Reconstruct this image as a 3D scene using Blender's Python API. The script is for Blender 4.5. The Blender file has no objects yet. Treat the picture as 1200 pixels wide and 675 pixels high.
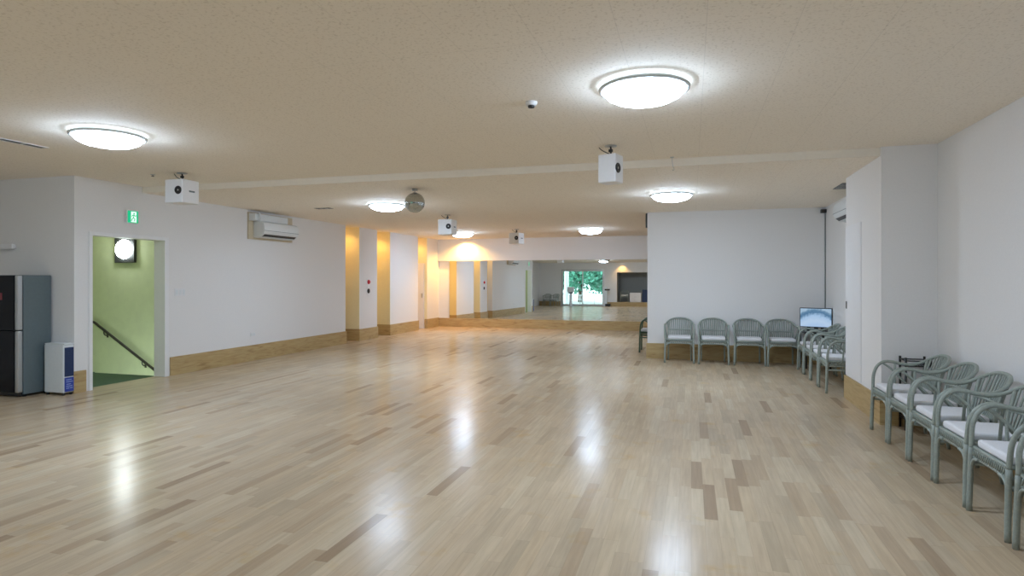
import bpy, bmesh, math, random
from mathutils import Vector, Matrix
random.seed(7)
PI = math.pi
C = bpy.context.scene.collection
SC = bpy.context.scene

# ------------------------------------------------------------------ materials
def new_mat(name):
    m = bpy.data.materials.new(name); m.use_nodes = True
    return m, m.node_tree, m.node_tree.nodes['Principled BSDF']

def N(nt, t, **kw):
    n = nt.nodes.new(t)
    for k, v in kw.items(): setattr(n, k, v)
    return n

def plain(name, col, rough=0.5, metal=0.0, noise=0.04, scale=30.0, bump=0.0, spec=0.5):
    m, nt, b = new_mat(name)
    tc = N(nt, 'ShaderNodeTexCoord'); nz = N(nt, 'ShaderNodeTexNoise')
    nz.inputs['Scale'].default_value = scale; nz.inputs['Detail'].default_value = 4
    nt.links.new(tc.outputs['Object'], nz.inputs['Vector'])
    r = N(nt, 'ShaderNodeValToRGB')
    lo = [max(0, c * (1 - noise)) for c in col]; hi = [min(1, c * (1 + noise)) for c in col]
    r.color_ramp.elements[0].position = .3; r.color_ramp.elements[1].position = .7
    r.color_ramp.elements[0].color = (*lo, 1); r.color_ramp.elements[1].color = (*hi, 1)
    nt.links.new(nz.outputs['Fac'], r.inputs['Fac']); nt.links.new(r.outputs['Color'], b.inputs['Base Color'])
    b.inputs['Roughness'].default_value = rough; b.inputs['Metallic'].default_value = metal
    b.inputs['Specular IOR Level'].default_value = spec
    if bump:
        bp = N(nt, 'ShaderNodeBump'); bp.inputs['Strength'].default_value = bump; bp.inputs['Distance'].default_value = .004
        nt.links.new(nz.outputs['Fac'], bp.inputs['Height']); nt.links.new(bp.outputs['Normal'], b.inputs['Normal'])
    return m

def emit(name, col, strength):
    m = bpy.data.materials.new(name); m.use_nodes = True; nt = m.node_tree
    nt.nodes.remove(nt.nodes['Principled BSDF'])
    e = N(nt, 'ShaderNodeEmission'); e.inputs['Color'].default_value = (*col, 1); e.inputs['Strength'].default_value = strength
    nt.links.new(e.outputs[0], nt.nodes['Material Output'].inputs['Surface'])
    return m

def math_node(nt, op, a, b=None):
    n = N(nt, 'ShaderNodeMath', operation=op)
    for i, v in enumerate((a, b)):
        if v is None: continue
        if isinstance(v, (int, float)): n.inputs[i].default_value = v
        else: nt.links.new(v, n.inputs[i])
    return n.outputs[0]

def floor_material():
    m, nt, b = new_mat('maple_parquet')
    tc = N(nt, 'ShaderNodeTexCoord'); sp = N(nt, 'ShaderNodeSeparateXYZ')
    nt.links.new(tc.outputs['Object'], sp.inputs[0])
    X, Y = sp.outputs['X'], sp.outputs['Y']
    W, L = .078, .66
    xr = math_node(nt, 'DIVIDE', X, W); row = math_node(nt, 'FLOOR', xr)
    wn = N(nt, 'ShaderNodeTexWhiteNoise', noise_dimensions='1D'); nt.links.new(row, wn.inputs['W'])
    yr = math_node(nt, 'ADD', math_node(nt, 'DIVIDE', Y, L), math_node(nt, 'MULTIPLY', wn.outputs['Value'], 7.3))
    colm = math_node(nt, 'FLOOR', yr)
    cb = N(nt, 'ShaderNodeCombineXYZ'); nt.links.new(row, cb.inputs[0]); nt.links.new(colm, cb.inputs[1])
    w2 = N(nt, 'ShaderNodeTexWhiteNoise', noise_dimensions='3D'); nt.links.new(cb.outputs[0], w2.inputs['Vector'])
    ramp = N(nt, 'ShaderNodeValToRGB'); cr = ramp.color_ramp
    cr.interpolation = 'LINEAR'
    cols = [(0.0, (.46, .365, .25)), (.3, (.53, .415, .285)), (.55, (.52, .40, .265)), (.8, (.555, .45, .315)), (.92, (.49, .375, .25)), (.965, (.41, .305, .20)), (1.0, (.33, .235, .15))]
    cr.elements[0].position = 0; cr.elements[0].color = (*cols[0][1], 1)
    cr.elements[1].position = 1; cr.elements[1].color = (*cols[-1][1], 1)
    for p, c in cols[1:-1]:
        e = cr.elements.new(p); e.color = (*c, 1)
    nt.links.new(w2.outputs['Value'], ramp.inputs['Fac'])
    # grain
    mp = N(nt, 'ShaderNodeMapping'); mp.inputs['Scale'].default_value = (38, 2.2, 1)
    nt.links.new(tc.outputs['Object'], mp.inputs['Vector'])
    va = N(nt, 'ShaderNodeVectorMath', operation='ADD'); nt.links.new(mp.outputs[0], va.inputs[0]); nt.links.new(w2.outputs['Color'], va.inputs[1])
    nz = N(nt, 'ShaderNodeTexNoise'); nz.inputs['Scale'].default_value = 1.3; nz.inputs['Detail'].default_value = 6
    nt.links.new(va.outputs[0], nz.inputs['Vector'])
    gr = N(nt, 'ShaderNodeMapRange'); gr.inputs['From Min'].default_value = .3; gr.inputs['From Max'].default_value = .7
    gr.inputs['To Min'].default_value = .90; gr.inputs['To Max'].default_value = 1.07
    nt.links.new(nz.outputs['Fac'], gr.inputs['Value'])
    # broad wear and honey-coloured worn patches
    n3 = N(nt, 'ShaderNodeTexNoise'); n3.inputs['Scale'].default_value = .9; n3.inputs['Detail'].default_value = 5
    nt.links.new(tc.outputs['Object'], n3.inputs['Vector'])
    g3 = N(nt, 'ShaderNodeMapRange'); g3.inputs['From Min'].default_value = .3; g3.inputs['From Max'].default_value = .7
    g3.inputs['To Min'].default_value = .94; g3.inputs['To Max'].default_value = 1.05
    nt.links.new(n3.outputs['Fac'], g3.inputs['Value'])
    mul = math_node(nt, 'MULTIPLY', gr.outputs[0], g3.outputs[0])
    # seams
    fx = math_node(nt, 'FRACT', xr); fy = math_node(nt, 'FRACT', yr)
    sx = math_node(nt, 'LESS_THAN', fx, .02); sy = math_node(nt, 'LESS_THAN', fy, .004)
    seam = math_node(nt, 'MAXIMUM', sx, sy)
    sm = math_node(nt, 'SUBTRACT', 1.0, math_node(nt, 'MULTIPLY', seam, .18))
    mul = math_node(nt, 'MULTIPLY', mul, sm)
    vm = N(nt, 'ShaderNodeVectorMath', operation='SCALE'); nt.links.new(ramp.outputs['Color'], vm.inputs[0]); nt.links.new(mul, vm.inputs['Scale'])
    n5 = N(nt, 'ShaderNodeTexNoise'); n5.inputs['Scale'].default_value = 2.4; n5.inputs['Detail'].default_value = 6; n5.inputs['Roughness'].default_value = .62
    nt.links.new(tc.outputs['Object'], n5.inputs['Vector'])
    g5 = N(nt, 'ShaderNodeMapRange'); g5.inputs['From Min'].default_value = .60; g5.inputs['From Max'].default_value = .70; g5.inputs['To Max'].default_value = .55
    nt.links.new(n5.outputs['Fac'], g5.inputs['Value'])
    hm = N(nt, 'ShaderNodeMix', data_type='RGBA', blend_type='MULTIPLY');
    nt.links.new(g5.outputs[0], hm.inputs['Factor']); nt.links.new(vm.outputs[0], hm.inputs[6])
    hm.inputs[7].default_value = (1.0, .86, .58, 1)
    nt.links.new(hm.outputs[2], b.inputs['Base Color'])
    b.inputs['Specular IOR Level'].default_value = .08
    rr = N(nt, 'ShaderNodeMapRange'); rr.inputs['From Min'].default_value = .3; rr.inputs['From Max'].default_value = .7
    rr.inputs['To Min'].default_value = .17; rr.inputs['To Max'].default_value = .26
    nt.links.new(n3.outputs['Fac'], rr.inputs['Value']); nt.links.new(rr.outputs[0], b.inputs['Roughness'])
    n4 = N(nt, 'ShaderNodeTexNoise'); n4.inputs['Scale'].default_value = 26; n4.inputs['Detail'].default_value = 2
    nt.links.new(tc.outputs['Object'], n4.inputs['Vector'])
    h = math_node(nt, 'SUBTRACT', n4.outputs['Fac'], math_node(nt, 'MULTIPLY', seam, .25))
    bp = N(nt, 'ShaderNodeBump'); bp.inputs['Strength'].default_value = .10; bp.inputs['Distance'].default_value = .004
    nt.links.new(h, bp.inputs['Height']); nt.links.new(bp.outputs['Normal'], b.inputs['Normal'])
    return m

def ceiling_material():
    m, nt, b = new_mat('textured_ceiling_board')
    tc = N(nt, 'ShaderNodeTexCoord')
    nz = N(nt, 'ShaderNodeTexNoise'); nz.inputs['Scale'].default_value = 55; nz.inputs['Detail'].default_value = 5
    nt.links.new(tc.outputs['Object'], nz.inputs['Vector'])
    ramp = N(nt, 'ShaderNodeValToRGB'); cr = ramp.color_ramp
    cr.elements[0].position = .33; cr.elements[0].color = (.80, .73, .63, 1)
    cr.elements[1].position = .45; cr.elements[1].color = (.94, .87, .77, 1)
    nt.links.new(nz.outputs['Fac'], ramp.inputs['Fac'])
    sp = N(nt, 'ShaderNodeSeparateXYZ'); nt.links.new(tc.outputs['Object'], sp.inputs[0])
    fx = math_node(nt, 'FRACT', math_node(nt, 'DIVIDE', math_node(nt, 'ADD', sp.outputs['X'], 20.0 - .055), .455))
    fy = math_node(nt, 'FRACT', math_node(nt, 'DIVIDE', math_node(nt, 'ADD', sp.outputs['Y'], 20.3), 1.82))
    seam = math_node(nt, 'MAXIMUM', math_node(nt, 'LESS_THAN', fx, .009), math_node(nt, 'LESS_THAN', fy, .0022))
    sm = math_node(nt, 'SUBTRACT', 1.0, math_node(nt, 'MULTIPLY', seam, .10))
    vm = N(nt, 'ShaderNodeVectorMath', operation='SCALE'); nt.links.new(ramp.outputs['Color'], vm.inputs[0]); nt.links.new(sm, vm.inputs['Scale'])
    nt.links.new(vm.outputs[0], b.inputs['Base Color'])
    b.inputs['Roughness'].default_value = .85; b.inputs['Specular IOR Level'].default_value = .15
    bp = N(nt, 'ShaderNodeBump'); bp.inputs['Strength'].default_value = .25; bp.inputs['Distance'].default_value = .003
    nt.links.new(nz.outputs['Fac'], bp.inputs['Height']); nt.links.new(bp.outputs['Normal'], b.inputs['Normal'])
    return m

def wood_material():
    m, nt, b = new_mat('pine_skirting')
    tc = N(nt, 'ShaderNodeTexCoord'); mp = N(nt, 'ShaderNodeMapping'); mp.inputs['Scale'].default_value = (1.6, 1.6, 13)
    nt.links.new(tc.outputs['Object'], mp.inputs['Vector'])
    nz = N(nt, 'ShaderNodeTexNoise'); nz.inputs['Scale'].default_value = 1.6; nz.inputs['Detail'].default_value = 6; nz.inputs['Distortion'].default_value = 1.2
    nt.links.new(mp.outputs[0], nz.inputs['Vector'])
    ramp = N(nt, 'ShaderNodeValToRGB'); cr = ramp.color_ramp
    cr.elements[0].position = .25; cr.elements[0].color = (.29, .18, .07, 1)
    cr.elements[1].position = .62; cr.elements[1].color = (.50, .37, .18, 1)
    e = cr.elements.new(.42); e.color = (.44, .305, .135, 1)
    nt.links.new(nz.outputs['Fac'], ramp.inputs['Fac']); nt.links.new(ramp.outputs['Color'], b.inputs['Base Color'])
    b.inputs['Roughness'].default_value = .4
    return m

def glass_material():
    m = bpy.data.materials.new('window_glass'); m.use_nodes = True; nt = m.node_tree
    nt.nodes.remove(nt.nodes['Principled BSDF'])
    t = N(nt, 'ShaderNodeBsdfTransparent'); t.inputs['Color'].default_value = (.90, .97, .96, 1)
    g = N(nt, 'ShaderNodeBsdfGlossy'); g.inputs['Roughness'].default_value = .02
    fr = N(nt, 'ShaderNodeFresnel'); fr.inputs['IOR'].default_value = 1.45
    mx = N(nt, 'ShaderNodeMixShader')
    nt.links.new(fr.outputs[0], mx.inputs[0]); nt.links.new(t.outputs[0], mx.inputs[1]); nt.links.new(g.outputs[0], mx.inputs[2])
    nt.links.new(mx.outputs[0], nt.nodes['Material Output'].inputs['Surface'])
    return m

def screen_material():
    # pale blue security-camera style picture of a hall; u = object X, v = object Z
    m = bpy.data.materials.new('lit_screen'); m.use_nodes = True; nt = m.node_tree
    nt.nodes.remove(nt.nodes['Principled BSDF'])
    tc = N(nt, 'ShaderNodeTexCoord'); sp = N(nt, 'ShaderNodeSeparateXYZ'); nt.links.new(tc.outputs['Object'], sp.inputs[0])
    ax = math_node(nt, 'ABSOLUTE', sp.outputs['X'])
    # dark arch along the top: z + 0.9 x^2 above a level
    arch = math_node(nt, 'ADD', sp.outputs['Z'], math_node(nt, 'MULTIPLY', math_node(nt, 'MULTIPLY', ax, ax), 1.6))
    nz = N(nt, 'ShaderNodeTexNoise'); nz.inputs['Scale'].default_value = 22; nz.inputs['Detail'].default_value = 3
    nt.links.new(tc.outputs['Object'], nz.inputs['Vector'])
    v = math_node(nt, 'ADD', arch, math_node(nt, 'MULTIPLY', math_node(nt, 'SUBTRACT', nz.outputs['Fac'], .5), .09))
    mr = N(nt, 'ShaderNodeMapRange'); mr.inputs['From Min'].default_value = -.17; mr.inputs['From Max'].default_value = .25
    nt.links.new(v, mr.inputs['Value'])
    ramp = N(nt, 'ShaderNodeValToRGB'); cr = ramp.color_ramp
    cr.elements[0].position = 0; cr.elements[0].color = (.42, .62, .92, 1)
    cr.elements[1].position = 1; cr.elements[1].color = (.40, .55, .72, 1)
    for p, c in ((.3, (.55, .72, .95)), (.5, (.42, .62, .88)), (.62, (.10, .22, .38)), (.72, (.16, .30, .46)), (.8, (.42, .6, .78))):
        e = cr.elements.new(p); e.color = (*c, 1)
    nt.links.new(mr.outputs[0], ramp.inputs['Fac'])
    e = N(nt, 'ShaderNodeEmission'); e.inputs['Strength'].default_value = .82
    nt.links.new(ramp.outputs['Color'], e.inputs['Color'])
    nt.links.new(e.outputs[0], nt.nodes['Material Output'].inputs['Surface'])
    return m

M = dict(
    wall=plain('white_wallpaper', (.80, .79, .785), .75, noise=.015, scale=60, bump=.08, spec=.2),
    yellow=plain('pale_yellow_recess', (.86, .77, .50), .75, noise=.02, spec=.2),  # yellow adds warm light colour that the recess downlights alone lack
    cream=plain('cream_paint', (.86, .80, .70), .7, noise=.015, spec=.2),
    white=plain('white_paint', (.82, .82, .83), .45, noise=.01),
    door=plain('pale_door', (.78, .785, .80), .45, noise=.01),
    greenwall=plain('lime_plaster', (.60, .645, .40), .8, noise=.03, scale=8, spec=.2),
    greenfloor=plain('dark_green_carpet', (.085, .135, .08), .95, noise=.15, scale=90, spec=.1),
    floor=floor_material(), ceil=ceiling_material(), wood=wood_material(),
    glass=glass_material(), screen=screen_material(),
    rattan=plain('grey_green_lacquer', (.295, .335, .298), .42, noise=.10, scale=60),
    rattan_shaded=plain('shade_darkened_lacquer', (.035, .085, .05), .45, noise=.10, scale=60),  # same lacquer darkened: the partition's shade is put into the colour
    cushion=plain('white_cushion_cloth', (.74, .74, .76), .9, noise=.03, scale=90, bump=.1, spec=.15),
    black=plain('black_plastic', (.012, .013, .015), .35, noise=.1),
    blackgloss=plain('black_glossy_panel', (.006, .007, .010), .25, noise=.05, spec=.2),
    dark=plain('dark_metal', (.05, .05, .05), .4, .6),
    steel=plain('brushed_steel', (.55, .57, .58), .35, .9, noise=.05, scale=120),
    fridgeside=plain('slate_enamel', (.125, .165, .18), .38, noise=.04),
    plastic=plain('pale_grey_plastic', (.72, .76, .78), .4, noise=.02),
    acwhite=plain('air_conditioner_plastic', (.74, .77, .78), .35, noise=.01),
    tan=plain('tan_board', (.60, .52, .38), .7, noise=.04),
    navy=plain('navy_panel', (.015, .035, .11), .35, noise=.1),
    blue=plain('bright_blue_label', (.03, .06, .35), .4, noise=.1),
    lightblue=plain('pale_blue_print', (.35, .45, .75), .5),
    dullred=plain('dull_red_sticker', (.22, .04, .05), .5),
    red=plain('red_lens', (.65, .03, .05), .3),
    rim=plain('clear_rim', (.62, .68, .70), .15, noise=.01),
    mirrortile=plain('mirror_tile', (.52, .54, .52), .10, 1.0, noise=.05),
    rail=plain('dark_handrail', (.03, .025, .02), .4),
    lamp=emit('lamp_diffuser', (.625, .785, 1.0), 75.0), glow=emit('lamp_glow_ring', (.66, .82, 1.0), 13.0),
    globe=emit('stair_globe', (.85, .95, .95), 55.0),
    warm=emit('warm_bulb', (1.0, .70, .34), 25.0),
    signgreen=emit('sign_green', (.02, .55, .26), 1.0),
    signwhite=emit('sign_white', (.75, 1.0, .86), 1.15),
    greywall=plain('grey_alcove_paint', (.36, .37, .36), .8, noise=.03),
    paving=plain('pale_paving', (.60, .60, .58), .8, noise=.08, scale=4),
    leaf=plain('tree_leaf', (.14, .42, .30), .6, noise=.35, scale=2),
    bark=plain('tree_bark', (.10, .07, .05), .9, noise=.2),
)
mir, nt_, b_ = new_mat('silver_mirror')
b_.inputs['Base Color'].default_value = (.90, .925, .91, 1); b_.inputs['Metallic'].default_value = 1; b_.inputs['Roughness'].default_value = 0.0
M['mirror'] = mir

# ------------------------------------------------------------------ mesh helpers
def box(bm, x0, x1, y0, y1, z0, z1, bev=0.0, seg=2, mat=None):
    r = bmesh.ops.create_cube(bm, size=1.0)
    vs = r['verts']
    for v in vs:
        v.co = Vector(((x0 + x1) / 2 + v.co.x * (x1 - x0), (y0 + y1) / 2 + v.co.y * (y1 - y0), (z0 + z1) / 2 + v.co.z * (z1 - z0)))
        if mat is not None: v.co = mat @ v.co
    if bev:
        es = list({e for v in vs for e in v.link_edges})
        bmesh.ops.bevel(bm, geom=es, offset=bev, segments=seg, affect='EDGES', profile=.5)

def smooth_path(pts, n=6):
    pts = [Vector(p) for p in pts]
    out = []
    for i in range(len(pts) - 1):
        p0 = pts[max(i - 1, 0)]; p1 = pts[i]; p2 = pts[i + 1]; p3 = pts[min(i + 2, len(pts) - 1)]
        for k in range(n):
            t = k / n
            out.append(.5 * ((2 * p1) + (-p0 + p2) * t + (2 * p0 - 5 * p1 + 4 * p2 - p3) * t * t + (-p0 + 3 * p1 - 3 * p2 + p3) * t ** 3))
    out.append(pts[-1])
    return out

def tube(bm, pts, r, sides=8, closed=False):
    pts = [Vector(p) for p in pts]; n = len(pts)
    rings = []; nrm = None
    for i, p in enumerate(pts):
        if closed: t = pts[(i + 1) % n] - pts[i - 1]
        else: t = pts[min(i + 1, n - 1)] - pts[max(i - 1, 0)]
        t.normalize()
        if nrm is None:
            a = Vector((0, 0, 1)) if abs(t.z) < .9 else Vector((1, 0, 0))
            nrm = (a - t * a.dot(t)).normalized()
        else:
            nrm = nrm - t * nrm.dot(t)
            nrm = nrm.normalized() if nrm.length > 1e-6 else t.orthogonal().normalized()
        bi = t.cross(nrm)
        rad = r[i] if isinstance(r, (list, tuple)) else r
        rings.append([bm.verts.new(p + (nrm * math.cos(2 * PI * k / sides) + bi * math.sin(2 * PI * k / sides)) * rad) for k in range(sides)])
    m = n if closed else n - 1
    for i in range(m):
        a, b = rings[i], rings[(i + 1) % n]
        for k in range(sides):
            f = bm.faces.new((a[k], a[(k + 1) % sides], b[(k + 1) % sides], b[k])); f.smooth = True
    if not closed:
        bm.faces.new(rings[0][::-1]); bm.faces.new(rings[-1])

def lathe(bm, prof, seg=40, mat=None):
    rings = []
    for (r, z) in prof:
        if r < 1e-5:
            rings.append([bm.verts.new((mat or Matrix()) @ Vector((0, 0, z)))])
        else:
            rings.append([bm.verts.new((mat or Matrix()) @ Vector((r * math.cos(2 * PI * k / seg), r * math.sin(2 * PI * k / seg), z))) for k in range(seg)])
    for a, b in zip(rings, rings[1:]):
        for k in range(seg):
            k2 = (k + 1) % seg
            if len(a) == 1 and len(b) == 1: continue
            if len(a) == 1: f = bm.faces.new((a[0], b[k2], b[k]))
            elif len(b) == 1: f = bm.faces.new((a[k], a[k2], b[0]))
            else: f = bm.faces.new((a[k], a[k2], b[k2], b[k]))
            f.smooth = True

def obj(name, bm, mat, parent=None, kind=None, loc=None):
    bmesh.ops.recalc_face_normals(bm, faces=bm.faces[:])
    me = bpy.data.meshes.new(name); bm.to_mesh(me); bm.free()
    me.materials.append(mat)
    o = bpy.data.objects.new(name, me); C.objects.link(o)
    if parent: o.parent = parent
    if kind: o['kind'] = kind
    if loc: o.location = loc
    return o

def boxes(*bs, **kw):
    bm = bmesh.new()
    for b in bs: box(bm, *b, **kw)
    return bm

def struct(name, mat, *bs, **kw): return obj(name, boxes(*bs, **kw), mat, kind='structure')

def tag(o, label, cat, group=None):
    o['label'] = label; o['category'] = cat
    if group: o['group'] = group
    return o

def thing(name, label, cat, loc=(0, 0, 0), rz=0, group=None):
    o = bpy.data.objects.new(name, None); C.objects.link(o)
    o.empty_display_size = .1
    o.location = loc; o.rotation_euler = (0, 0, rz)
    return tag(o, label, cat, group)

def dup(root, loc, rz, label, group=None):
    r = root.copy(); C.objects.link(r); r.location = loc; r.rotation_euler = (0, 0, rz)
    r['label'] = label
    if group: r['group'] = group
    for ch in list(root.children):
        c = ch.copy(); C.objects.link(c); c.parent = r
        for g in list(ch.children):
            d = g.copy(); C.objects.link(d); d.parent = c
    return r

# ------------------------------------------------------------------ the room (camera at the origin, +Y into the hall)
XL, XR = -7.57, 2.22          # dance-floor side walls
YB, YM = -3.8, 17.8           # rear (window) wall and mirror wall
YS = 7.0                      # where the ceiling steps down
HN, HF = 2.785, 2.70          # near and far ceiling height
BB = .28                      # tall wooden skirting

struct('floor', M['floor'],
       (-9.6, XR + .2, YB - .2, 6.05, -.12, 0), (XL - .18, XR + .2, 6.05, 8.55, -.12, 0), (-8.3, XR + .2, 8.55, 18.0, -.12, 0))
struct('ceiling', M['ceil'],
       (-12, XR + .2, YB - .2, YS, HN, HN + .2), (-12, XR + .2, YS, 18.0, HF, HN + .2))

struct('trim_2', M['cream'], (XL, 1.83, YS - .012, YS, HF, HN))
# left wall with the stair doorway
DY0, DY1, DZ = 6.20, 7.38, 2.05
struct('wall_left', M['wall'],
       (XL - .18, XL, 5.97, DY0, 0, HN), (XL - .18, XL, DY0, DY1, DZ, HN), (XL - .18, XL, DY1, 12.39, 0, HN), (-8.2, XL - .18, 12.21, 12.39, 0, HN))
struct('wall_nook', M['wall'], (-9.75, XL - .18, 5.97, 6.12, 0, HN))
struct('wall_nook_side', M['wall'], (-9.75, -9.6, YB - .2, 5.97, 0, HN))
# pillars along the recesses
struct('wall_niche', M['wall'], (-8.35, -8.2, 12.21, 17.95, 0, HN))
struct('wall_pillar_near', M['wall'], (-8.2, XL, 13.0, 13.86, 0, HN))
struct('wall_pillar_middle', M['wall'], (-8.2, XL, 14.55, 16.27, 0, HN))
struct('wall_pillar_far', M['wall'], (-8.2, XL, 16.9, 17.8, 0, HN))
struct('wall_mirror_side', M['wall'], (-8.2, XR + .18, YM, YM + .15, 0, HN))
struct('wall_soffit', M['wall'], (XL, XR, YM - .10, YM, 2.035, HF))
XN = 2.32   # the near right wall stands a little farther out than the alcove side
struct('wall_right', M['wall'], (XN, XN + .12, YB - .2, 6.95, 0, HN), (XR, XR + .18, 8.41, YM, 0, HN))
struct('wall_partition', M['wall'], (-.78, XR, 11.65, 11.82, 0, HF))
struct('wall_closet', M['wall'], (1.83, XN + .12, 6.95, 8.41, 0, HN))
# rear wall with window opening and raised alcove
WX0, WX1, WZ = -8.13, -5.35, 2.35
AX0, AX1, AZ0, AZ1 = -4.54, -1.0, .26, 2.15
struct('wall_rear', M['wall'],
       (-9.75, WX0, YB - .18, YB, 0, HN), (WX0, WX1, YB - .18, YB, WZ, HN), (WX1, AX0, YB - .18, YB, 0, HN),
       (AX0, AX1, YB - .18, YB, AZ1, HN), (AX0, AX1, YB - .18, YB, 0, AZ0), (AX1, XR + .18, YB - .18, YB, 0, HN))
struct('wall_alcove', M['greywall'],
       (AX0 - .1, AX1 + .1, YB - 1.9, YB - 1.8, 0, HN), (AX0 - .1, AX0, YB - 1.8, YB - .18, 0, HN), (AX1, AX1 + .1, YB - 1.8, YB - .18, 0, HN),
       (AX0, AX1, YB - 1.8, YB - .18, AZ1 + .1, AZ1 + .2))
struct('floor_alcove', M['wood'], (AX0, AX1, YB - 1.8, YB - .18, AZ0 - .1, AZ0))
# stairwell
struct('wall_stair_far', M['greenwall'], (-11.6, XL - .18, 8.45, 8.55, -2.2, HN))
struct('wall_stair_side', M['greenwall'], (-11.7, -11.6, 6.12, 8.55, -2.2, HN))
struct('wall_stair_near', M['greenwall'], (-11.6, XL - .18, 6.12, 6.17, -2.2, HN))
struct('floor_landing', M['greenfloor'], (-11.6, XL - .18, 6.17, 7.42, -.12, -.004), (-11.6, -10.5, 7.42, 8.45, -.12, -.004))
bm = bmesh.new()
for i in range(10):
    box(bm, -10.5 + .27 * i, -10.5 + .27 * (i + 1), 7.42, 8.45, -2.2, -.004 - .19 * (i + 1))
obj('floor_stairs', bm, M['greenfloor'], kind='structure')

# skirtings
def bbx(name, *bs): return struct(name, M['wood'], *bs)
t_ = .02
bbx('baseboard_left', (XL, XL + t_, 7.47, 12.39 + t_, 0, BB), (XL, XL + t_, 5.97 - t_, 6.12, 0, BB), (-8.2, XL, 12.39, 12.39 + t_, 0, BB))
bbx('baseboard_nook', (-9.6, XL, 5.97 - t_, 5.97, 0, BB))
bbx('baseboard_pillar_near', (XL, XL + t_, 13.0 - t_, 13.86 + t_, 0, BB), (-8.2, XL, 13.0 - t_, 13.0, 0, BB), (-8.2, XL, 13.86, 13.86 + t_, 0, BB))
bbx('baseboard_pillar_middle', (XL, XL + t_, 14.55 - t_, 16.27 + t_, 0, BB), (-8.2, XL, 14.55 - t_, 14.55, 0, BB), (-8.2, XL, 16.27, 16.27 + t_, 0, BB))
bbx('baseboard_pillar_far', (XL, XL + t_, 16.9 - t_, 17.8 - .05, 0, BB), (-7.64, XL, 16.9 - t_, 16.9, 0, BB))
bbx('baseboard_mirror_side', (XL, XR, YM - .05, YM, 0, .265))
bbx('baseboard_partition', (-.78 - t_, XR - t_, 11.65 - t_, 11.65, 0, BB), (-.78 - t_, -.78, 11.65, 11.82, 0, BB))
bbx('baseboard_alcove_side', (XR - t_, XR, 8.41, 11.65, 0, BB))
bbx('baseboard_closet', (1.83 - t_, 1.83, 6.95 - t_, 8.41 + t_, 0, BB), (1.83, XN - t_, 6.95 - t_, 6.95, 0, BB), (1.83, XR - t_, 8.41, 8.41 + t_, 0, BB))
bbx('baseboard_right', (XN - t_, XN, YB, 6.95 - t_, 0, BB))
bbx('baseboard_rear', (WX1 + .05, XN - t_, YB, YB + t_, 0, AZ0), (-9.6, WX0 - .05, YB, YB + t_, 0, BB))

# stair doorway casing
cs = .035
struct('trim_1', M['white'],
       (XL - .19, XL + .015, DY0 - cs, DY0 + .012, 0, DZ + cs), (XL - .19, XL + .015, DY1 - .012, DY1 + .06, 0, DZ + cs), (XL - .19, XL + .015, DY0 + .012, DY1 - .012, DZ - .012, DZ + cs))

# closet door flush in the closet side, with recessed pull
d2 = struct('door_1', M['door'], (1.823, 1.832, 7.70, 8.405, BB + .01, 2.10))
obj('door_handle', boxes((1.815, 1.824, 8.335, 8.365, 1.10, 1.19), bev=.003), M['dark'], d2)
# pale door in the last recess
d3 = struct('door_2', M['white'], (-8.19, -7.66, 16.87, 16.90, 0, 1.95))
obj('door_handle', boxes((-7.74, -7.71, 16.845, 16.87, .92, 1.05), bev=.004), M['steel'], d3)

# sliding glass window (rear wall)
w1 = struct('window_1', M['steel'], (WX0, WX1, YB - .14, YB - .02, 0, .05), (WX0, WX1, YB - .14, YB - .02, WZ - .06, WZ),
            (WX0, WX0 + .06, YB - .14, YB - .02, .05, WZ - .06), (WX1 - .06, WX1, YB - .14, YB - .02, .05, WZ - .06))
mid = (WX0 + WX1) / 2
for (a, b, y) in ((WX0 + .06, mid + .03, YB - .06), (mid - .03, WX1 - .06, YB - .10)):
    s = obj('window_sash', boxes((a, b, y - .015, y + .015, .05, .11), (a, b, y - .015, y + .015, WZ - .12, WZ - .06),
                                 (a, a + .05, y - .015, y + .015, .11, WZ - .12), (b - .05, b, y - .015, y + .015, .11, WZ - .12)), M['white'], w1)
    obj('window_pane', boxes((a + .05, b - .05, y - .004, y + .004, .11, WZ - .12)), M['glass'], s)

# big wall mirror
bm = bmesh.new(); box(bm, -7.21, XR - .02, -.012, 0, 0, 1.77)
mo = obj('wall_mirror', bm, M['mirror'], loc=(0, YM - .014, .265))
mo.rotation_euler = (math.radians(-.30), 0, 0)
tag(mo, 'wide wall mirror along the far wall above the wooden kerb', 'mirror')

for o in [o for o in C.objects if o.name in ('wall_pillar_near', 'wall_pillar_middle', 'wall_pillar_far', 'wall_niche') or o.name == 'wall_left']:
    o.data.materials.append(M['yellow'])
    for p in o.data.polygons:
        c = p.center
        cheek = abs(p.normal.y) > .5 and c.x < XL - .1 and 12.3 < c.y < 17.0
        if cheek or (o.name == 'wall_niche' and p.normal.x > .5): p.material_index = 1

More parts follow.
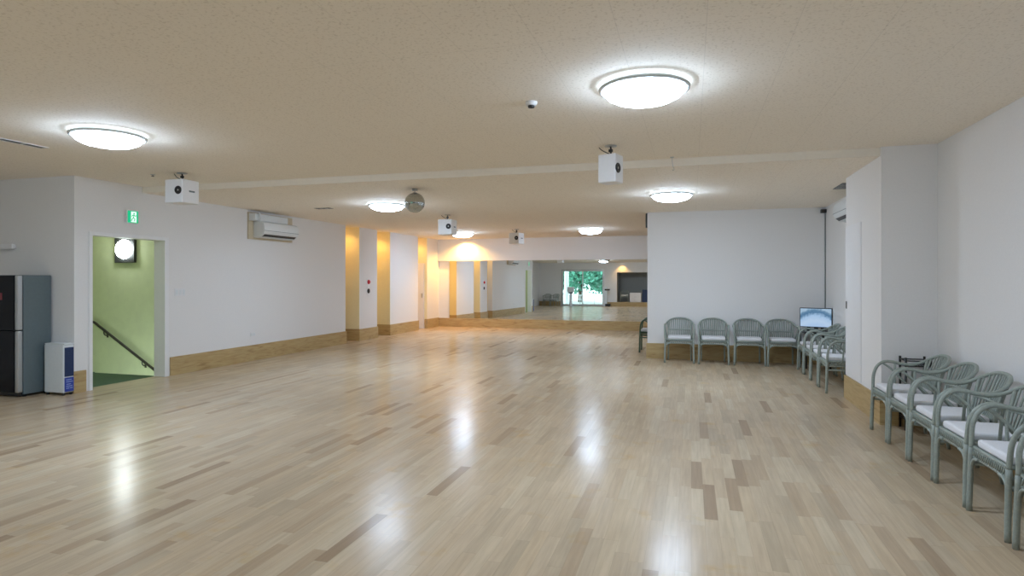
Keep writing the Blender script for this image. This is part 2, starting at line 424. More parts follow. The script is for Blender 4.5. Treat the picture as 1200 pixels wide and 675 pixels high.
# ------------------------------------------------------------------ ceiling lights
def ceiling_light(loc, label):
    t = thing('ceiling_light', label, 'lamp', loc, 0, 'round ceiling lights')
    bm = bmesh.new(); lathe(bm, [(0, 0), (.255, 0), (.258, -.048), (0, -.048)], 48); obj('base_plate', bm, M['white'], t)
    bm = bmesh.new(); lathe(bm, [(.2585, -.019), (.263, -.020), (.266, -.046), (.2585, -.0475), (.2585, -.019)], 48); obj('glow_ring', bm, M['glow'], t)
    bm = bmesh.new(); lathe(bm, [(0, -.0485), (.268, -.0485), (.266, -.058), (.25, -.080), (.20, -.106), (.12, -.124), (0, -.130)], 48); obj('diffuser', bm, M['lamp'], t)
    bm = bmesh.new(); lathe(bm, [(.278, -.030), (.298, -.022), (.306, -.028), (.304, -.040), (.282, -.050), (.278, -.030)], 48)
    for k in range(4):
        a = k * PI / 2 + .4
        box(bm, .255, .29, -.010, .010, -.048, -.036, mat=Matrix.Rotation(a, 4, 'Z'))
    obj('rim', bm, M['rim'], t)
    return t
L0 = ceiling_light((-.31, 4.28, HN), 'largest round ceiling light, glowing at top right near the smoke detector')
dup(L0, (-5.08, 4.33, HN), 0, 'round glowing ceiling light at upper left, beside the ceiling slot vent')
dup(L0, (-4.77, 9.06, HF), 0, 'round glowing ceiling light touching the mirror ball, left of it')
dup(L0, (-.27, 9.1, HF), 0, 'round glowing ceiling light just in front of the white partition wall')
dup(L0, (-2.37, 15.0, HF), 0, 'small far ceiling light above the right half of the wall mirror')
dup(L0, (-5.79, 15.2, HF), 0, 'small far ceiling light next to the warm glow over the mirror')
dup(L0, (-4.9, -.4, HN), 0, 'ceiling light seen only as a bright spot at the top edge of the mirror')
dup(L0, (-.3, -.4, HN), 0, 'ceiling light over the viewer, out of the frame')

def lamp_light(name, typ, loc, energy, col, **kw):
    l = bpy.data.lights.new(name, typ); l.energy = energy; l.color = col
    for k, v in kw.items(): setattr(l, k, v)
    o = bpy.data.objects.new(name, l); C.objects.link(o); o.location = loc
    return o
WARM = (1.0, .54, .14)
def downlight(loc, energy, label, size=1.9, tilt=None):
    t = thing('downlight', label, 'lamp', loc, 0, 'warm recessed downlights')
    bm = bmesh.new(); lathe(bm, [(.04, 0), (.055, 0), (.055, -.008), (.04, -.004), (.04, 0)], 24); obj('trim_ring', bm, M['white'], t)
    bm = bmesh.new(); lathe(bm, [(0, -.003), (.038, -.002), (.038, 0), (0, 0)], 24); obj('bulb', bm, M['warm'], t)
    o = lamp_light('downlight_beam', 'SPOT', (0, 0, -.02), energy, WARM, spot_size=size, spot_blend=.7, shadow_soft_size=.04)
    o.parent = t
    if tilt: o.rotation_euler = tilt
downlight((-7.88, 12.70, HF), 14, 'warm downlight in the first recess behind the long white wall', 2.4)
downlight((-7.88, 14.2, HF), 22, 'warm downlight in the second recess, between the two pillars', 2.4)
downlight((-7.88, 16.58, HF), 18, 'warm downlight in the third recess by the pale door', 2.4)
downlight((-6.6, 17.44, HF), 230, 'warm downlight washing the wall above the left end of the mirror', 2.6)
downlight((-4.2, YB + .25, HN), 50, 'warm downlight washing the wall above the grey alcove in the mirror', 2.0)

# ------------------------------------------------------------------ things on the ceiling
def box_speaker(loc, rz, w, d, h, label, face='front'):
    """loc = point on the ceiling; the box hangs from a plate and a short bracket; local -Y is the front"""
    t = thing('box_speaker', label, 'speaker', loc, rz, 'white box speakers hung from the ceiling')
    gap = .095
    bm = bmesh.new(); box(bm, -w / 2, w / 2, -d / 2, d / 2, -gap - h, -gap, bev=.012, seg=2); obj('cabinet', bm, M['white'], t)
    bm = bmesh.new()
    R = (Matrix.Translation((w * .27, -d / 2, -gap - h * .47)) @ Matrix.Rotation(PI / 2, 4, 'X')) if face == 'front' else \
        (Matrix.Translation((w / 2, -d * .24, -gap - h * .5)) @ Matrix.Rotation(PI / 2, 4, 'Y'))
    rr = .046 if face == 'front' else .045
    lathe(bm, [(0, .004), (rr * .35, .006), (rr * .5, .002), (rr * .85, .010), (rr, .012), (rr * 1.1, .006), (rr * 1.1, -.004), (0, -.004)], 28, R)
    dv = obj('driver', bm, M['black'], t)
    bm = bmesh.new(); lathe(bm, [(0, .009), (rr * .2, .008), (rr * .3, .004)], 16, R); obj('dust_cap', bm, M['steel'], dv)
    bm = bmesh.new(); lathe(bm, [(0, 0), (.06, 0), (.06, -.008), (.02, -.012), (0, -.012)], 24); obj('mounting_plate', bm, M['steel'], t)
    bm = bmesh.new(); tube(bm, [(0, 0, -.01), (.004, 0, -.05), (0, 0, -gap)], .009); box(bm, -.03, .03, -.02, .02, -gap - .004, -gap + .012); box(bm, -.018, .018, -.012, .012, -.062, -.035)
    obj('bracket', bm, M['dark'], t)
    bm = bmesh.new(); tube(bm, smooth_path([(-.13, .01, -.003), (-.10, .0, -.03), (-.05, -.02, -.06), (-.01, .02, -.08), (.03, .03, -gap + .004), (.045, .02, -gap - .004)]), .0045, 6); obj('cable', bm, M['dark'], t)
    if face == 'front' :
        bm = bmesh.new(); box(bm, w / 2 - .001, w / 2 + .002, -.03, .06, -gap - h * .52, -gap - h * .45); obj('nameplate', bm, M['fridgeside'], t)
    return t
box_speaker((-6.11, 6.22, HN), 0, .27, .27, .29, 'white box speaker hanging nearest the upper left ceiling light')
box_speaker((-.77, 6.15, HN), math.radians(-17), .19, .19, .28, 'tall white box speaker hanging right of centre, its round driver on the right side', 'side')
box_speaker((-4.5, 11.0, HF), 0, .28, .28, .29, 'white box speaker hanging between mirror ball and far lamp')
box_speaker((-4.14, 14.6, HF), math.radians(-14), .28, .28, .27, 'smallest farthest box speaker, hanging in front of the wall over the mirror')

# mirror ball
t = thing('mirror_ball', 'silver mirror ball hanging from the ceiling beside a lamp', 'mirror ball', (-3.64, 7.72, HF))
bm = bmesh.new(); lathe(bm, [(0, 0), (.04, 0), (.04, -.03), (0, -.03)], 20); tube(bm, [(0, 0, -.03), (0, 0, -.06)], .006); obj('motor_mount', bm, M['steel'], t)
bm = bmesh.new()
R_ = .136
bmesh.ops.create_uvsphere(bm, u_segments=30, v_segments=18, radius=R_, matrix=Matrix.Translation((0, 0, -.055 - R_)))
bmesh.ops.inset_individual(bm, faces=bm.faces[:], thickness=.0012, depth=-.0008)
obj('tiled_sphere', bm, M['mirrortile'], t)
bm = bmesh.new(); lathe(bm, [(0, -.053), (.03, -.055), (.03, -.062), (0, -.06)], 20); obj('cap', bm, M['dark'], t)

# smoke detector
t = thing('smoke_detector', 'small white smoke detector on the ceiling left of the largest lamp', 'smoke detector', (-1.15, 4.46, HN))
bm = bmesh.new(); lathe(bm, [(0, 0), (.043, 0), (.043, -.016), (.036, -.03), (0, -.03)], 28); obj('housing', bm, M['white'], t)
bm = bmesh.new(); lathe(bm, [(0, -.03), (.026, -.03), (.024, -.045), (0, -.048)], 20); obj('sensor_cage', bm, M['dark'], t)
# ceiling hook / wire by the step
t = thing('ceiling_hook', 'thin wire hook hanging from the ceiling right of the tall box speaker', 'hook', (-.2, 6.9, HN))
bm = bmesh.new(); lathe(bm, [(0, 0), (.022, 0), (.022, -.006), (0, -.006)], 16); obj('plate', bm, M['steel'], t)
bm = bmesh.new(); tube(bm, smooth_path([(0, 0, -.006), (.002, 0, -.05), (.01, 0, -.10), (.022, 0, -.13), (.012, 0, -.145), (.002, 0, -.135)]), .003, 6); obj('wire', bm, M['steel'], t)
t = thing('sprinkler_head', 'tiny dark sprinkler head on the ceiling left of the left box speaker', 'sprinkler', (-6.55, 6.2, HN))
bm = bmesh.new(); lathe(bm, [(0, 0), (.03, 0), (.03, -.005), (.01, -.008), (.01, -.02), (0, -.02)], 16); obj('rosette', bm, M['steel'], t)
bm = bmesh.new(); lathe(bm, [(.0, -.02), (.018, -.02), (.018, -.024), (0, -.024)], 16); obj('deflector', bm, M['dark'], t)

def slot_vent(name, loc, rz, L, W, label, n, fm='white'):
    t = thing(name, label, 'air vent', loc, rz)
    bm = bmesh.new()
    box(bm, -L / 2, L / 2, -W / 2, -W / 2 + .018, -.004, 0); box(bm, -L / 2, L / 2, W / 2 - .018, W / 2, -.004, 0)
    box(bm, -L / 2, -L / 2 + .018, -W / 2 + .018, W / 2 - .018, -.004, 0); box(bm, L / 2 - .018, L / 2, -W / 2 + .018, W / 2 - .018, -.004, 0)
    obj('frame', bm, M[fm], t)
    obj('dark_slot', boxes((-L / 2 + .018, L / 2 - .018, -W / 2 + .018, W / 2 - .018, -.003, 0)), M['black'], t)
    for i in range(1, n):
        x = -L / 2 + L * i / n
        obj('divider', boxes((x - .008, x + .008, -W / 2 + .018, W / 2 - .018, -.0045, -.003)), M['white'], t)
slot_vent('slot_vent', (-6.28, 4.0, HN), PI / 2, 1.3, .11, 'long slot vent in the ceiling at the upper left edge', 6)
slot_vent('ceiling_grille', (-6.16, 9.38, HF), 0, .30, .14, 'small dark vent in the ceiling right of the wall air conditioner', 3, 'dark')
slot_vent('ceiling_grille', (2.0, 7.98 + 1.1, HF), PI / 2, .55, .26, 'dark ceiling vent above the right air conditioner by the closet', 5, 'fridgeside')

# ------------------------------------------------------------------ left wall things
# exit sign over the stair door (faces +X)
t = thing('exit_sign', 'small lit green exit sign on the wall above the stair doorway', 'sign', (XL, 6.80, 2.335))
obj('casing', boxes((0, .035, -.09, .09, -.09, .09), bev=.004), M['white'], t)
obj('green_face', boxes((.035, .039, -.084, .084, -.084, .084)), M['signgreen'], t)
bm = bmesh.new()
box(bm, .0392, .042, -.034, .052, -.074, .074)
wf = obj('doorway_symbol', bm, M['signwhite'], t)
bm = bmesh.new()
Rm = Matrix.Translation((.0425, .012, .045)) @ Matrix.Rotation(PI / 2, 4, 'Y')
lathe(bm, [(0, .002), (.011, .002), (.011, -.001), (0, -.001)], 16, Rm)
for (a, b) in (((.012, .03), (.002, -.012)), ((.002, -.012), (-.022, -.032)), ((-.022, -.032), (-.03, -.058)), ((.002, -.012), (.026, -.030)), ((.026, -.030), (.014, -.060)),
               ((.010, .026), (.036, .012)), ((.036, .012), (.046, .022)), ((.010, .026), (-.016, .020)), ((-.016, .020), (-.024, .0))):
    tube(bm, [(.0425, a[0], a[1]), (.0425, b[0], b[1])], .0055, 6)
obj('running_figure', bm, M['signgreen'], wf)

# wall air conditioner on tan board, left wall
def air_con(name, loc, rz, L, label, board=True):
    """local +Y = out of the wall, X along the wall"""
    t = thing(name, label, 'air conditioner', loc, rz, 'wall air conditioners')
    y0 = 0
    if board:
        obj('backing_board', boxes((-.62, .62, 0, .03, -.22, .26)), M['tan'], t); y0 = .03
        obj('pipe_cover', boxes((-.30, .62, y0, y0 + .14, .105, .23), bev=.01), M['acwhite'], t)
        bm = bmesh.new(); tube(bm, smooth_path([(.52, y0 + .15, .24), (.53, y0 + .17, .16), (.53, y0 + .18, .09)]), .018, 8); obj('pipe', bm, M['plastic'], t)
    prof = [(0, .14), (.17, .14), (.215, .115), (.235, .05), (.235, -.03), (.21, -.085), (.14, -.14), (0, -.15)]
    bm = bmesh.new()
    a = [bm.verts.new((-L / 2, y0 + p[0], p[1] - (.04 if board else 0))) for p in prof]; b = [bm.verts.new((L / 2, y0 + p[0], p[1] - (.04 if board else 0))) for p in prof]
    bm.faces.new(a); bm.faces.new(b[::-1])
    for i in range(len(prof)):
        j = (i + 1) % len(prof); bm.faces.new((a[i], b[i], b[j], a[j]))
    bmesh.ops.bevel(bm, geom=bm.edges[:], offset=.006, segments=2, affect='EDGES')
    body = obj('body', bm, M['acwhite'], t)
    dz = -.04 if board else 0
    # outlet slot with louvre on the slanted underside, and panel seam
    S = Matrix.Translation((0, y0 + .178, dz - .112)) @ Matrix.Rotation(math.radians(38.2), 4, 'X')
    bm = bmesh.new(); box(bm, -L / 2 + .05, L / 2 - .05, -.034, .034, -.004, .003, mat=S); obj('air_outlet', bm, M['black'], t)
    bm = bmesh.new(); box(bm, -L / 2 + .06, L / 2 - .06, -.034, -.022, -.012, -.004, mat=S); obj('louvre', bm, M['plastic'], t)
    bm = bmesh.new(); box(bm, -L / 2 + .004, L / 2 - .004, y0 + .2345, y0 + .238, dz - .028, dz - .022); obj('panel_seam', bm, M['fridgeside'], t)
    return t
air_con('air_conditioner', (XL, 9.78, 2.40), -PI / 2, 1.00, 'white air conditioner on a tan board, high on the long left wall')
air_con('air_conditioner', (XR, 9.50, 2.43), PI / 2, .85, 'white air conditioner half hidden behind the closet corner on the right', False)

# fridge in the nook (front faces -Y)
t = thing('refrigerator', 'tall grey refrigerator with black doors at the left edge', 'refrigerator', (-8.25, 5.75, 0))
obj('cabinet', boxes((-.32, .32, -.145, .2, .03, 1.51), bev=.008), M['fridgeside'], t)
for z0, z1 in ((.06, .82), (.83, 1.505)):
    dr = obj('door', boxes((-.32, .262, -.215, -.15, z0, z1), bev=.006), M['blackgloss'], t)
    obj('edge_handle', boxes((.264, .318, -.212, -.15, z0, z1), bev=.012, seg=3), M['steel'], dr)
obj('sticker', boxes((.0, .06, -.2175, -.215, 1.20, 1.29)), M['dullred'], t)
for x in (-.27, .27):
    for y in (-.10, .16):
        bm = bmesh.new(); lathe(bm, [(0, 0), (.022, 0), (.022, .032), (0, .032)], 14, Matrix.Translation((x, y, 0))); obj('foot', bm, M['black'], t)
obj('kick_plate', boxes((-.30, .30, -.17, -.145, .012, .058)), M['black'], t)

# slim white appliance beside it
t = thing('air_purifier', 'slim white floor appliance with navy end panel beside the refrigerator', 'appliance', (-7.69, 5.87, 0))
obj('body', boxes((-.17, .155, -.065, .07, .03, .635), bev=.012), M['plastic'], t)
obj('top_lid', boxes((-.165, .165, -.062, .068, .636, .652), bev=.005), M['acwhite'], t)
ep = obj('end_panel', boxes((.156, .166, -.055, .062, .235, .60), bev=.003), M['navy'], t)
bm = bmesh.new()
for i in range(14): box(bm, .166, .169, -.045, .052, .26 + i * .022, .268 + i * .022)
obj('grille_slats', bm, M['navy'], ep)
lp = obj('tank_label', boxes((.156, .167, -.055, .062, .045, .222), bev=.003), M['blue'], t)
bm = bmesh.new()
for (a, b, z) in ((-.04, .03, .19), (-.04, .045, .165), (-.035, .02, .135), (-.04, .04, .11), (-.04, .0, .085), (.01, .045, .085)): box(bm, .167, .1685, a, b, z, z + .008)
obj('print_lines', bm, M['lightblue'], lp)
obj('handle_recess', boxes((.0, .04, -.0665, -.0645, .50, .515), bev=.0008), M['plastic'], t)
for x in (-.13, .13):
    for y in (-.045, .05):
        bm = bmesh.new(); lathe(bm, [(0, 0), (.016, 0), (.018, .03), (0, .03)], 12, Matrix.Translation((x, y, 0))); obj('foot', bm, M['black'], t)

# small white wall bracket above the fridge
t = thing('wall_bracket', 'small white bar fixed to the wall above the refrigerator', 'wall bracket', (-8.75, 5.97, 1.89))
obj('bar', boxes((-.30, .20, -.075, -.03, -.034, .034), bev=.01), M['white'], t)
obj('arm', boxes((.14, .17, -.032, 0, -.02, .02)), M['white'], t); obj('arm', boxes((-.24, -.21, -.032, 0, -.02, .02)), M['white'], t)

# switch plates
def plate(name, loc, label, w, h, n):
    t = thing(name, label, 'switch', loc)
    obj('cover_plate', boxes((0, .008, -w / 2, w / 2, -h / 2, h / 2), bev=.003), M['door'], t)
    for i in range(n):
        y = -w / 2 + w * (i + .5) / n
        obj('rocker', boxes((.008, .012, y - w / n * .3, y + w / n * .3, -h * .3, h * .3), bev=.001), M['plastic'], t)
plate('light_switch', (XL, 7.66, 1.26), 'pale switch plate on the wall right of the stair doorway', .20, .12, 3)
plate('light_switch', (XL, 9.3, .47), 'pale outlet plate low on the long left wall above the skirting', .13, .07, 2)
# fire alarm on the first pillar
t = thing('fire_alarm', 'fire alarm with red lamp on the first pillar', 'fire alarm', (XL - .003, 13.42, 1.24))
obj('cover_plate', boxes((0, .01, -.06, .06, -.16, .24), bev=.003), M['white'], t)
bm = bmesh.new(); lathe(bm, [(0, .045), (.03, .04), (.05, .02), (.055, 0), (0, 0)], 24, Matrix.Translation((.01, 0, .16)) @ Matrix.Rotation(PI / 2, 4, 'Y')); obj('red_lamp', bm, M['red'], t)
bm = bmesh.new(); lathe(bm, [(0, .02), (.035, .02), (.055, .012), (.06, 0), (0, 0)], 24, Matrix.Translation((.01, 0, -.06)) @ Matrix.Rotation(PI / 2, 4, 'Y')); obj('bell', bm, M['black'], t)

# stairwell: wall lamp, handrail
t = thing('wall_lamp', 'square dark wall lamp with round white globe in the stairwell', 'lamp', (-9.50, 8.45, 1.985))
obj('back_plate', boxes((-.22, .22, -.05, 0, -.235, .235), bev=.006), M['dark'], t)
bm = bmesh.new(); lathe(bm, [(0, .10), (.08, .09), (.14, .055), (.165, .01), (.165, 0), (0, 0)], 32, Matrix.Translation((.0, -.05, 0)) @ Matrix.Rotation(PI / 2, 4, 'X')); obj('globe', bm, M['globe'], t)
t = thing('handrail', 'dark handrail sloping down the lime green stair wall', 'handrail', (0, 8.45, 0))
bm = bmesh.new(); tube(bm, smooth_path([(-10.30, -.075, .72), (-10.16, -.075, .70), (-10.0, -.075, .61), (-9.5, -.075, .316), (-8.6, -.075, -.214), (-7.8, -.075, -.685)], 4), .022, 10); obj('rail', bm, M['rail'], t)
for x in (-9.93, -9.08, -8.2):
    z = .61 - (x + 10.0) * .589
    bm = bmesh.new(); tube(bm, smooth_path([(x, 0, z - .10), (x, -.04, z - .10), (x, -.07, z - .07), (x, -.075, z - .02)], 4), .009, 8); box(bm, x - .02, x + .02, -.006, 0, z - .14, z - .06); obj('rail_bracket', bm, M['rail'], t)

# ------------------------------------------------------------------ rattan armchairs (local: faces -Y)
GRP = {'back': 'armchairs along the partition wall', 'alcove': 'armchairs along the alcove side wall', 'right': 'armchairs along the right wall'}
def make_chair(mat, label, group):
    t = thing('rattan_armchair', label, 'chair', (0, 0, 0), 0, group)
    # arms and back: one bent hoop
    half = [(.236, -.212, .40), (.243, -.209, .48), (.247, -.200, .55), (.249, -.170, .620), (.25, -.115, .660), (.25, -.045, .663), (.249, .03, .646), (.246, .11, .641), (.238, .18, .658), (.212, .240, .693), (.165, .284, .727), (.09, .312, .751), (0, .320, .758)]
    full = half + [(-x, y, z) for (x, y, z) in half[-2::-1]]
    bm = bmesh.new(); tube(bm, smooth_path(full, 4), .0145, 10); obj('arm_hoop', bm, mat, t)
    for s in (1, -1):
        bm = bmesh.new(); tube(bm, smooth_path([(.246 * s, -.222, 0), (.241 * s, -.218, .2), (.236 * s, -.212, .402)], 3), [.0165] * 7, 10); obj('leg', bm, mat, t)
        bm = bmesh.new(); tube(bm, smooth_path([(.20 * s, .222, 0), (.195 * s, .195, .22), (.19 * s, .178, .42), (.20 * s, .212, .58), (.212 * s, .240, .69)], 3), .0145, 10); obj('leg', bm, mat, t)
    # seat frame
    bm = bmesh.new()
    loop = [(.215, -.205), (.225, -.18), (.20, .15), (.17, .18), (-.17, .18), (-.20, .15), (-.225, -.18), (-.215, -.205)]
    for z in (.406, .347): tube(bm, [(x, y, z) for x, y in loop], .0105, 8, closed=True)
    # woven zig-zag on front and sides
    for k in range(18):
        x = -.2 + .4 * k / 17; d = .013
        tube(bm, [(x - d, -.210, .350), (x + d, -.210, .403)], .0055, 5)
    for s in (1, -1):
        for k in range(15):
            f = k / 14; x = (.228 - .025 * f) * s; y = -.17 + .31 * f
            tube(bm, [(x, y - .012, .350), (x, y + .012, .403)], .0055, 5)
    box(bm, -.20, .20, -.19, .165, .395, .412)
    obj('seat_frame', bm, mat, t)
    for s in (1, -1):
        bm = bmesh.new(); tube(bm, smooth_path([(.238 * s, -.216, .245), (.222 * s, -.216, .30), (.185 * s, -.216, .338), (.13 * s, -.215, .345)], 4), .010, 8)
        obj('brace', bm, mat, t)
        bm = bmesh.new(); tube(bm, [(.24 * s, -.216, .30), (.196 * s, .19, .29)], .011, 8); obj('stretcher', bm, mat, t)
        bm = bmesh.new(); tube(bm, smooth_path([(.222 * s, -.03, .405), (.236 * s, -.025, .53), (.249 * s, -.02, .652)], 3), .011, 8); obj('arm_post', bm, mat, t)
        bm = bmesh.new(); tube(bm, smooth_path([(.205 * s, .11, .41), (.225 * s, .03, .50), (.245 * s, -.06, .60), (.249 * s, -.12, .643)], 4), .010, 8); obj('side_brace', bm, mat, t)
    # back: fan of rods plus a curved cross rail
    bm = bmesh.new()
    def hoop_at(u):   # u in [-1,1] across the back
        pts = half[9:]
        x = abs(u) * .212
        for p, q in zip(pts, pts[1:]):
            if q[0] <= x <= p[0]:
                f = (x - p[0]) / (q[0] - p[0]); return Vector((math.copysign(x, u), p[1] + f * (q[1] - p[1]), p[2] + f * (q[2] - p[2])))
        return Vector((math.copysign(x, u), pts[0][1], pts[0][2]))
    for k in range(11):
        u = -1 + 2 * (k + .5) / 11
        top = hoop_at(u * .97); bot = Vector((u * .165, .176, .415)); midp = Vector((u * .182, .198 + .035 * (1 - u * u) + .004, .55))
        tube(bm, smooth_path([bot, midp, top], 3), .0078, 6)
    rail = [Vector((u * .196, .204 + .030 * (1 - u * u) - .006, .555)) for u in [-1 + i / 6 for i in range(13)]]
    tube(bm, rail, .011, 8)
    tube(bm, [Vector((p.x * .95, .183, .44)) for p in rail], .010, 8)
    obj('backrest', bm, mat, t)
    bm = bmesh.new(); box(bm, -.195, .195, -.20, .15, .413, .465, bev=.018, seg=3)
    obj('seat_cushion', bm, M['cushion'], t)
    return t
CL = []
def chair(x, y, rz, label, group=None, first=[None]):
    if first[0] is None:
        c = make_chair(M['rattan'], label, group); c.location = (x, y, 0); c.rotation_euler = (0, 0, rz); first[0] = c
    else: c = dup(first[0], (x, y, 0), rz, label, group)
    if not group and 'group' in c: del c['group']
    return c
G = GRP['right']
chair(1.90, 6.45, -PI / 2, 'grey-green rattan armchair with white cushion, farthest of the right wall row, beside the black rack', G)
chair(1.90, 5.905, -PI / 2, 'grey-green rattan armchair with white cushion, second from the closet in the right wall row', G)
chair(1.90, 5.36, -PI / 2, 'grey-green rattan armchair with white cushion, third from the closet in the right wall row', G)
chair(1.90, 4.815, -PI / 2, 'grey-green rattan armchair with white cushion, fourth from the closet in the right wall row', G)
chair(1.90, 4.27, -PI / 2, 'grey-green rattan armchair, nearest one whose front legs are both in view at the right edge', G)
chair(1.90, 3.69, -PI / 2, 'grey-green rattan armchair cut off by the right edge of the photo', G)
G = GRP['back']
for x, l in ((-.20, 'leftmost of four against the partition wall'), (.37, 'second from left against the partition wall'), (.95, 'third from left against the partition wall'), (1.48, 'rightmost against the partition wall, next to the television')):
    chair(x, 11.30, 0, 'grey-green rattan armchair facing forward, ' + l, G)
G = GRP['alcove']
for y, l in ((8.90, 'nearest, beside the closet corner'), (9.47, 'second from the closet corner'), (10.04, 'third from the closet corner'), (10.61, 'farthest, just in front of the television')):
    chair(1.88, y, -PI / 2, 'grey-green rattan armchair seen side-on in the alcove row, ' + l, G)
shaded_chair = make_chair(M['rattan_shaded'], 'rattan armchair coloured dark for shade, peeking out behind the partition wall', None)
shaded_chair.location = (-.77, 12.75, 0); shaded_chair.rotation_euler = (0, 0, -PI / 2)
chair(-8.95, YB + .5, PI, 'rattan armchair left of the glass door, seen only in the mirror')
chair(-8.42, YB + .75, PI + .3, 'rattan armchair close beside the glass door, seen only in the mirror')
c = chair(-4.1, YB - .5, PI, 'green rattan armchair in the grey alcove, seen only in the mirror'); c.location.z = AZ0

# ------------------------------------------------------------------ television in the alcove corner on a small table
t = thing('television_table', 'low dark table under the television, hidden behind the armchairs', 'table', (1.97, 11.26, 0))
obj('tabletop', boxes((-.19, .21, -.30, .30, .57, .60), bev=.004), M['black'], t)
for x in (-.17, .19):
    for y in (-.28, .28): obj('leg', boxes((x - .015, x + .015, y - .015, y + .015, 0, .57)), M['black'], t)
t = thing('television', 'small black television showing a pale blue picture in the alcove corner', 'television', (1.985, 11.2, .60), math.radians(-24))
obj('casing', boxes((-.25, .25, -.01, .045, .06, .385), bev=.008), M['black'], t)
s = obj('screen', boxes((-.238, .238, -.002, .002, -.150, .150)), M['screen'], t, loc=(0, -.0105, .2225))
obj('stand', boxes((-.10, .10, -.07, .09, 0, .012), (-.03, .03, .005, .035, .012, .08), bev=.003), M['black'], t)
for x in (-.13, .08): obj('foot', boxes((x, x + .04, -.02, .02, .0, .062)), M['black'], t)
# cable conduit and little corner box
t = thing('cable_conduit', 'thin dark cable running down the alcove corner to the television', 'cable', (2.21, 11.64, 0))
bm = bmesh.new(); tube(bm, [(0, 0, .62), (0, 0, 2.60)], .006, 8); obj('cable', bm, M['fridgeside'], t)
obj('corner_box', boxes((-.075, .012, -.07, .012, 2.60, 2.66), bev=.008), M['dark'], t)
tag(obj('edge_strip', boxes((-.815, -.775, 11.68, 11.72, 2.42, 2.69), bev=.005), M['black']), 'slim black box at the top of the partition wall end', 'wall box')

# black wire rack in the closet corner
t = thing('wire_rack', 'black wire rack standing in the corner behind the farthest right armchair', 'rack', (2.09, 6.83, 0))
bm = bmesh.new()
for x in (-.105, .105):
    for y in (-.085, .085): tube(bm, [(x, y, 0), (x, y, .70)], .011, 8)
obj('frame', bm, M['black'], t)
for z in (.10, .38, .62):
    bm = bmesh.new()
    for dz in (0, .05 if z > .5 else .02):
        tube(bm, [(-.105, -.085, z + dz), (.105, -.085, z + dz), (.105, .085, z + dz), (-.105, .085, z + dz)], .006, 6, closed=True)
    for k in range(9): tube(bm, [(-.10 + .025 * k, -.085, z), (-.10 + .025 * k, .085, z)], .004, 5)
    obj('wire_basket', bm, M['black'], t)

# ------------------------------------------------------------------ behind the camera (seen in the mirror)
t = thing('floor_stand', 'pale pedestal with a square panel in front of the glass door in the mirror', 'stand', (-7.35, YB + .8, 0))
bm = bmesh.new(); lathe(bm, [(0, 0), (.19, 0), (.19, .02), (.09, .04), (.085, .80), (0, .80)], 28); obj('pedestal', bm, M['plastic'], t)
obj('panel', boxes((-.22, .22, -.05, .05, .88, 1.22), bev=.02), M['acwhite'], t); obj('neck', boxes((-.14, .14, -.06, .06, .80, .885), bev=.01), M['fridgeside'], t)
t = thing('coat_stand', 'grey column stand with a dark tray right of the glass door in the mirror', 'stand', (-5.2, YB + .35, 0))
obj('column', boxes((-.14, .10, -.10, .10, 0, 1.25), bev=.01), M['plastic'], t); obj('tray', boxes((-.05, .26, -.13, .13, 1.0, 1.10), bev=.01), M['dark'], t); obj('base', boxes((-.02, .30, -.14, .14, 0, .16), bev=.01), M['dark'], t)
t = thing('storage_cabinet', 'white low cabinet in the grey alcove in the mirror', 'cabinet', (-3.42, YB - .75, AZ0))
obj('body', boxes((-.36, .36, -.22, .22, 0, .60), bev=.006), M['white'], t)
for x in (-.355, .005):
    d = obj('door', boxes((x, x + .35, .22, .238, .03, .58), bev=.003), M['white'], t)
    obj('knob', boxes((x + (.31 if x < 0 else .02), x + (.33 if x < 0 else .04), .238, .252, .30, .36), bev=.002), M['steel'], d)
t = thing('storage_cabinet', 'navy tall cabinet at the right of the white one in the mirror', 'cabinet', (-2.63, YB - .75, AZ0))
obj('body', boxes((-.36, .36, -.24, .22, 0, .80), bev=.006), M['navy'], t)
for x in (-.355, .005):
    d = obj('door', boxes((x, x + .35, .22, .238, .03, .78), bev=.003), M['navy'], t)
    obj('knob', boxes((x + (.31 if x < 0 else .02), x + (.33 if x < 0 else .04), .238, .252, .42, .48), bev=.002), M['steel'], d)

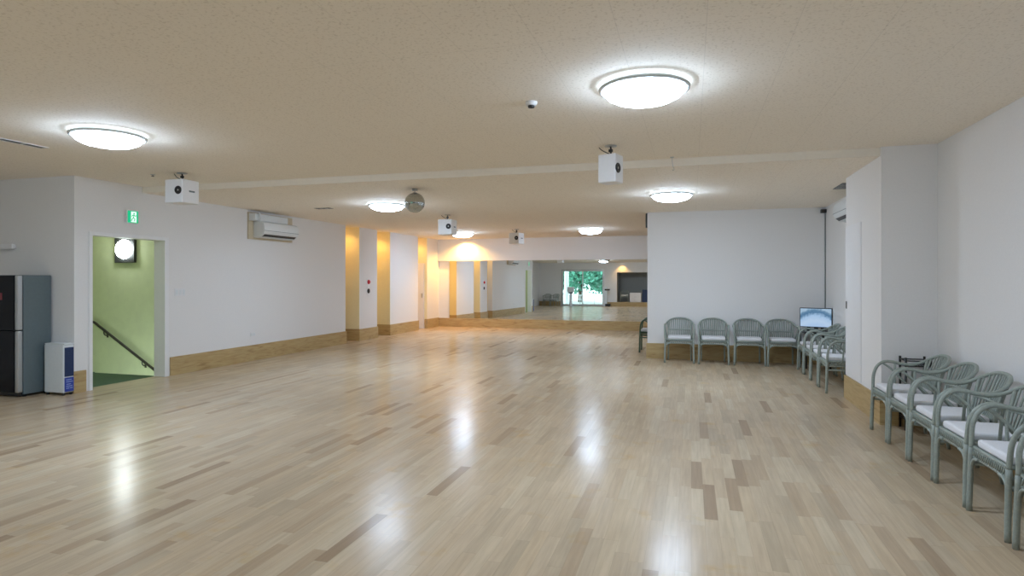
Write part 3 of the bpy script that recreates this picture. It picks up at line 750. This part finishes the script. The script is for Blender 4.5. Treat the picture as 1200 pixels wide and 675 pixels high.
# outdoors behind the glass door
struct('ground', M['paving'], (-40, 30, -60, YB - .2, -.3, -.12))
t = thing('porch_column', 'white porch column outside the glass door in the mirror', 'column', (-8.1, YB - 1.6, -.12))
bm = bmesh.new(); lathe(bm, [(0, 0), (.22, 0), (.22, .1), (.16, .13), (.15, 2.6), (.2, 2.7), (.2, 2.8), (0, 2.8)], 28); obj('shaft', bm, M['white'], t)
t = thing('porch_railing', 'thin railing outside the glass door in the mirror', 'railing', (-6.6, YB - 4.0, -.12))
bm = bmesh.new()
for z in (.75, .45): tube(bm, [(-3, 0, z), (3, 0, z)], .02, 8)
obj('rail', bm, M['steel'], t)
for k in range(7): obj('post', (lambda b: (tube(b, [(-3 + k, 0, 0), (-3 + k, 0, .78)], .025, 8), b)[1])(bmesh.new()), M['steel'], t)
def tree(x, y, h, r, label, seed):
    rnd = random.Random(seed)
    t = thing('tree', label, 'tree', (x, y, -.12), 0, 'trees outside the glass door')
    bm = bmesh.new(); tube(bm, smooth_path([(0, 0, 0), (.05, 0, h * .3), (-.05, .1, h * .6), (0, 0, h * .85)], 3), [.18 - .012 * i for i in range(10)], 8)
    obj('trunk', bm, M['bark'], t)
    bm = bmesh.new()
    for k in range(3600):
        while True:
            p = Vector((rnd.uniform(-1, 1), rnd.uniform(-1, 1), rnd.uniform(-1, 1)))
            if .35 < p.length < 1: break
        p *= 1 + .25 * math.sin(p.x * 7 + seed) * math.cos(p.y * 6 + p.z * 5)
        c = Vector((p.x * r, p.y * r, h * .62 + p.z * h * .42))
        Rm = Matrix.Rotation(rnd.uniform(0, 6.28), 3, Vector((rnd.uniform(-1, 1), rnd.uniform(-1, 1), rnd.uniform(-1, 1))).normalized())
        s = rnd.uniform(.14, .26)
        vs = [bm.verts.new(c + Rm @ Vector(q) * s) for q in ((0, -1, 0), (.5, 0, .12), (0, 1, 0), (-.5, 0, .12))]
        bm.faces.new(vs)
    obj('foliage', bm, M['leaf'], t)
tree(-10.8, -12.0, 4.0, 1.7, 'leafy tree left beyond the glass door in the mirror', 1)
tree(-6.3, -12.5, 4.2, 1.7, 'leafy tree beyond the middle of the glass door in the mirror', 2)
tree(-9.4, -18, 5.2, 2.8, 'leafy tree farthest away between the other two, beyond the glass door', 3)

# ------------------------------------------------------------------ world, camera, view
w = bpy.data.worlds.new('overcast_sky'); SC.world = w; w.use_nodes = True
wn = w.node_tree; bg = wn.nodes['Background']
bg.inputs['Color'].default_value = (.80, .93, 1.0, 1); bg.inputs['Strength'].default_value = 4.0

cam = bpy.data.cameras.new('camera'); co = bpy.data.objects.new('camera', cam); C.objects.link(co)
co.location = (0, 0, 1.45); co.rotation_euler = (PI / 2, 0, math.radians(16.26))
cam.sensor_width = 36; cam.lens = 720 * 36 / 1200; cam.shift_y = -9.5 / 1200
cam.clip_start = .05; cam.clip_end = 200
SC.camera = co
SC.view_settings.view_transform = 'Standard'; SC.view_settings.look = 'None'
SC.view_settings.gamma = 1.0; SC.view_settings.use_curve_mapping = False
SC.view_settings.exposure = 0.0
try:
    SC.cycles.max_bounces = 12; SC.cycles.diffuse_bounces = 6; SC.cycles.glossy_bounces = 6
    SC.cycles.sample_clamp_indirect = 8.0; SC.cycles.use_denoising = True
    SC.cycles.caustics_reflective = False
except Exception: pass
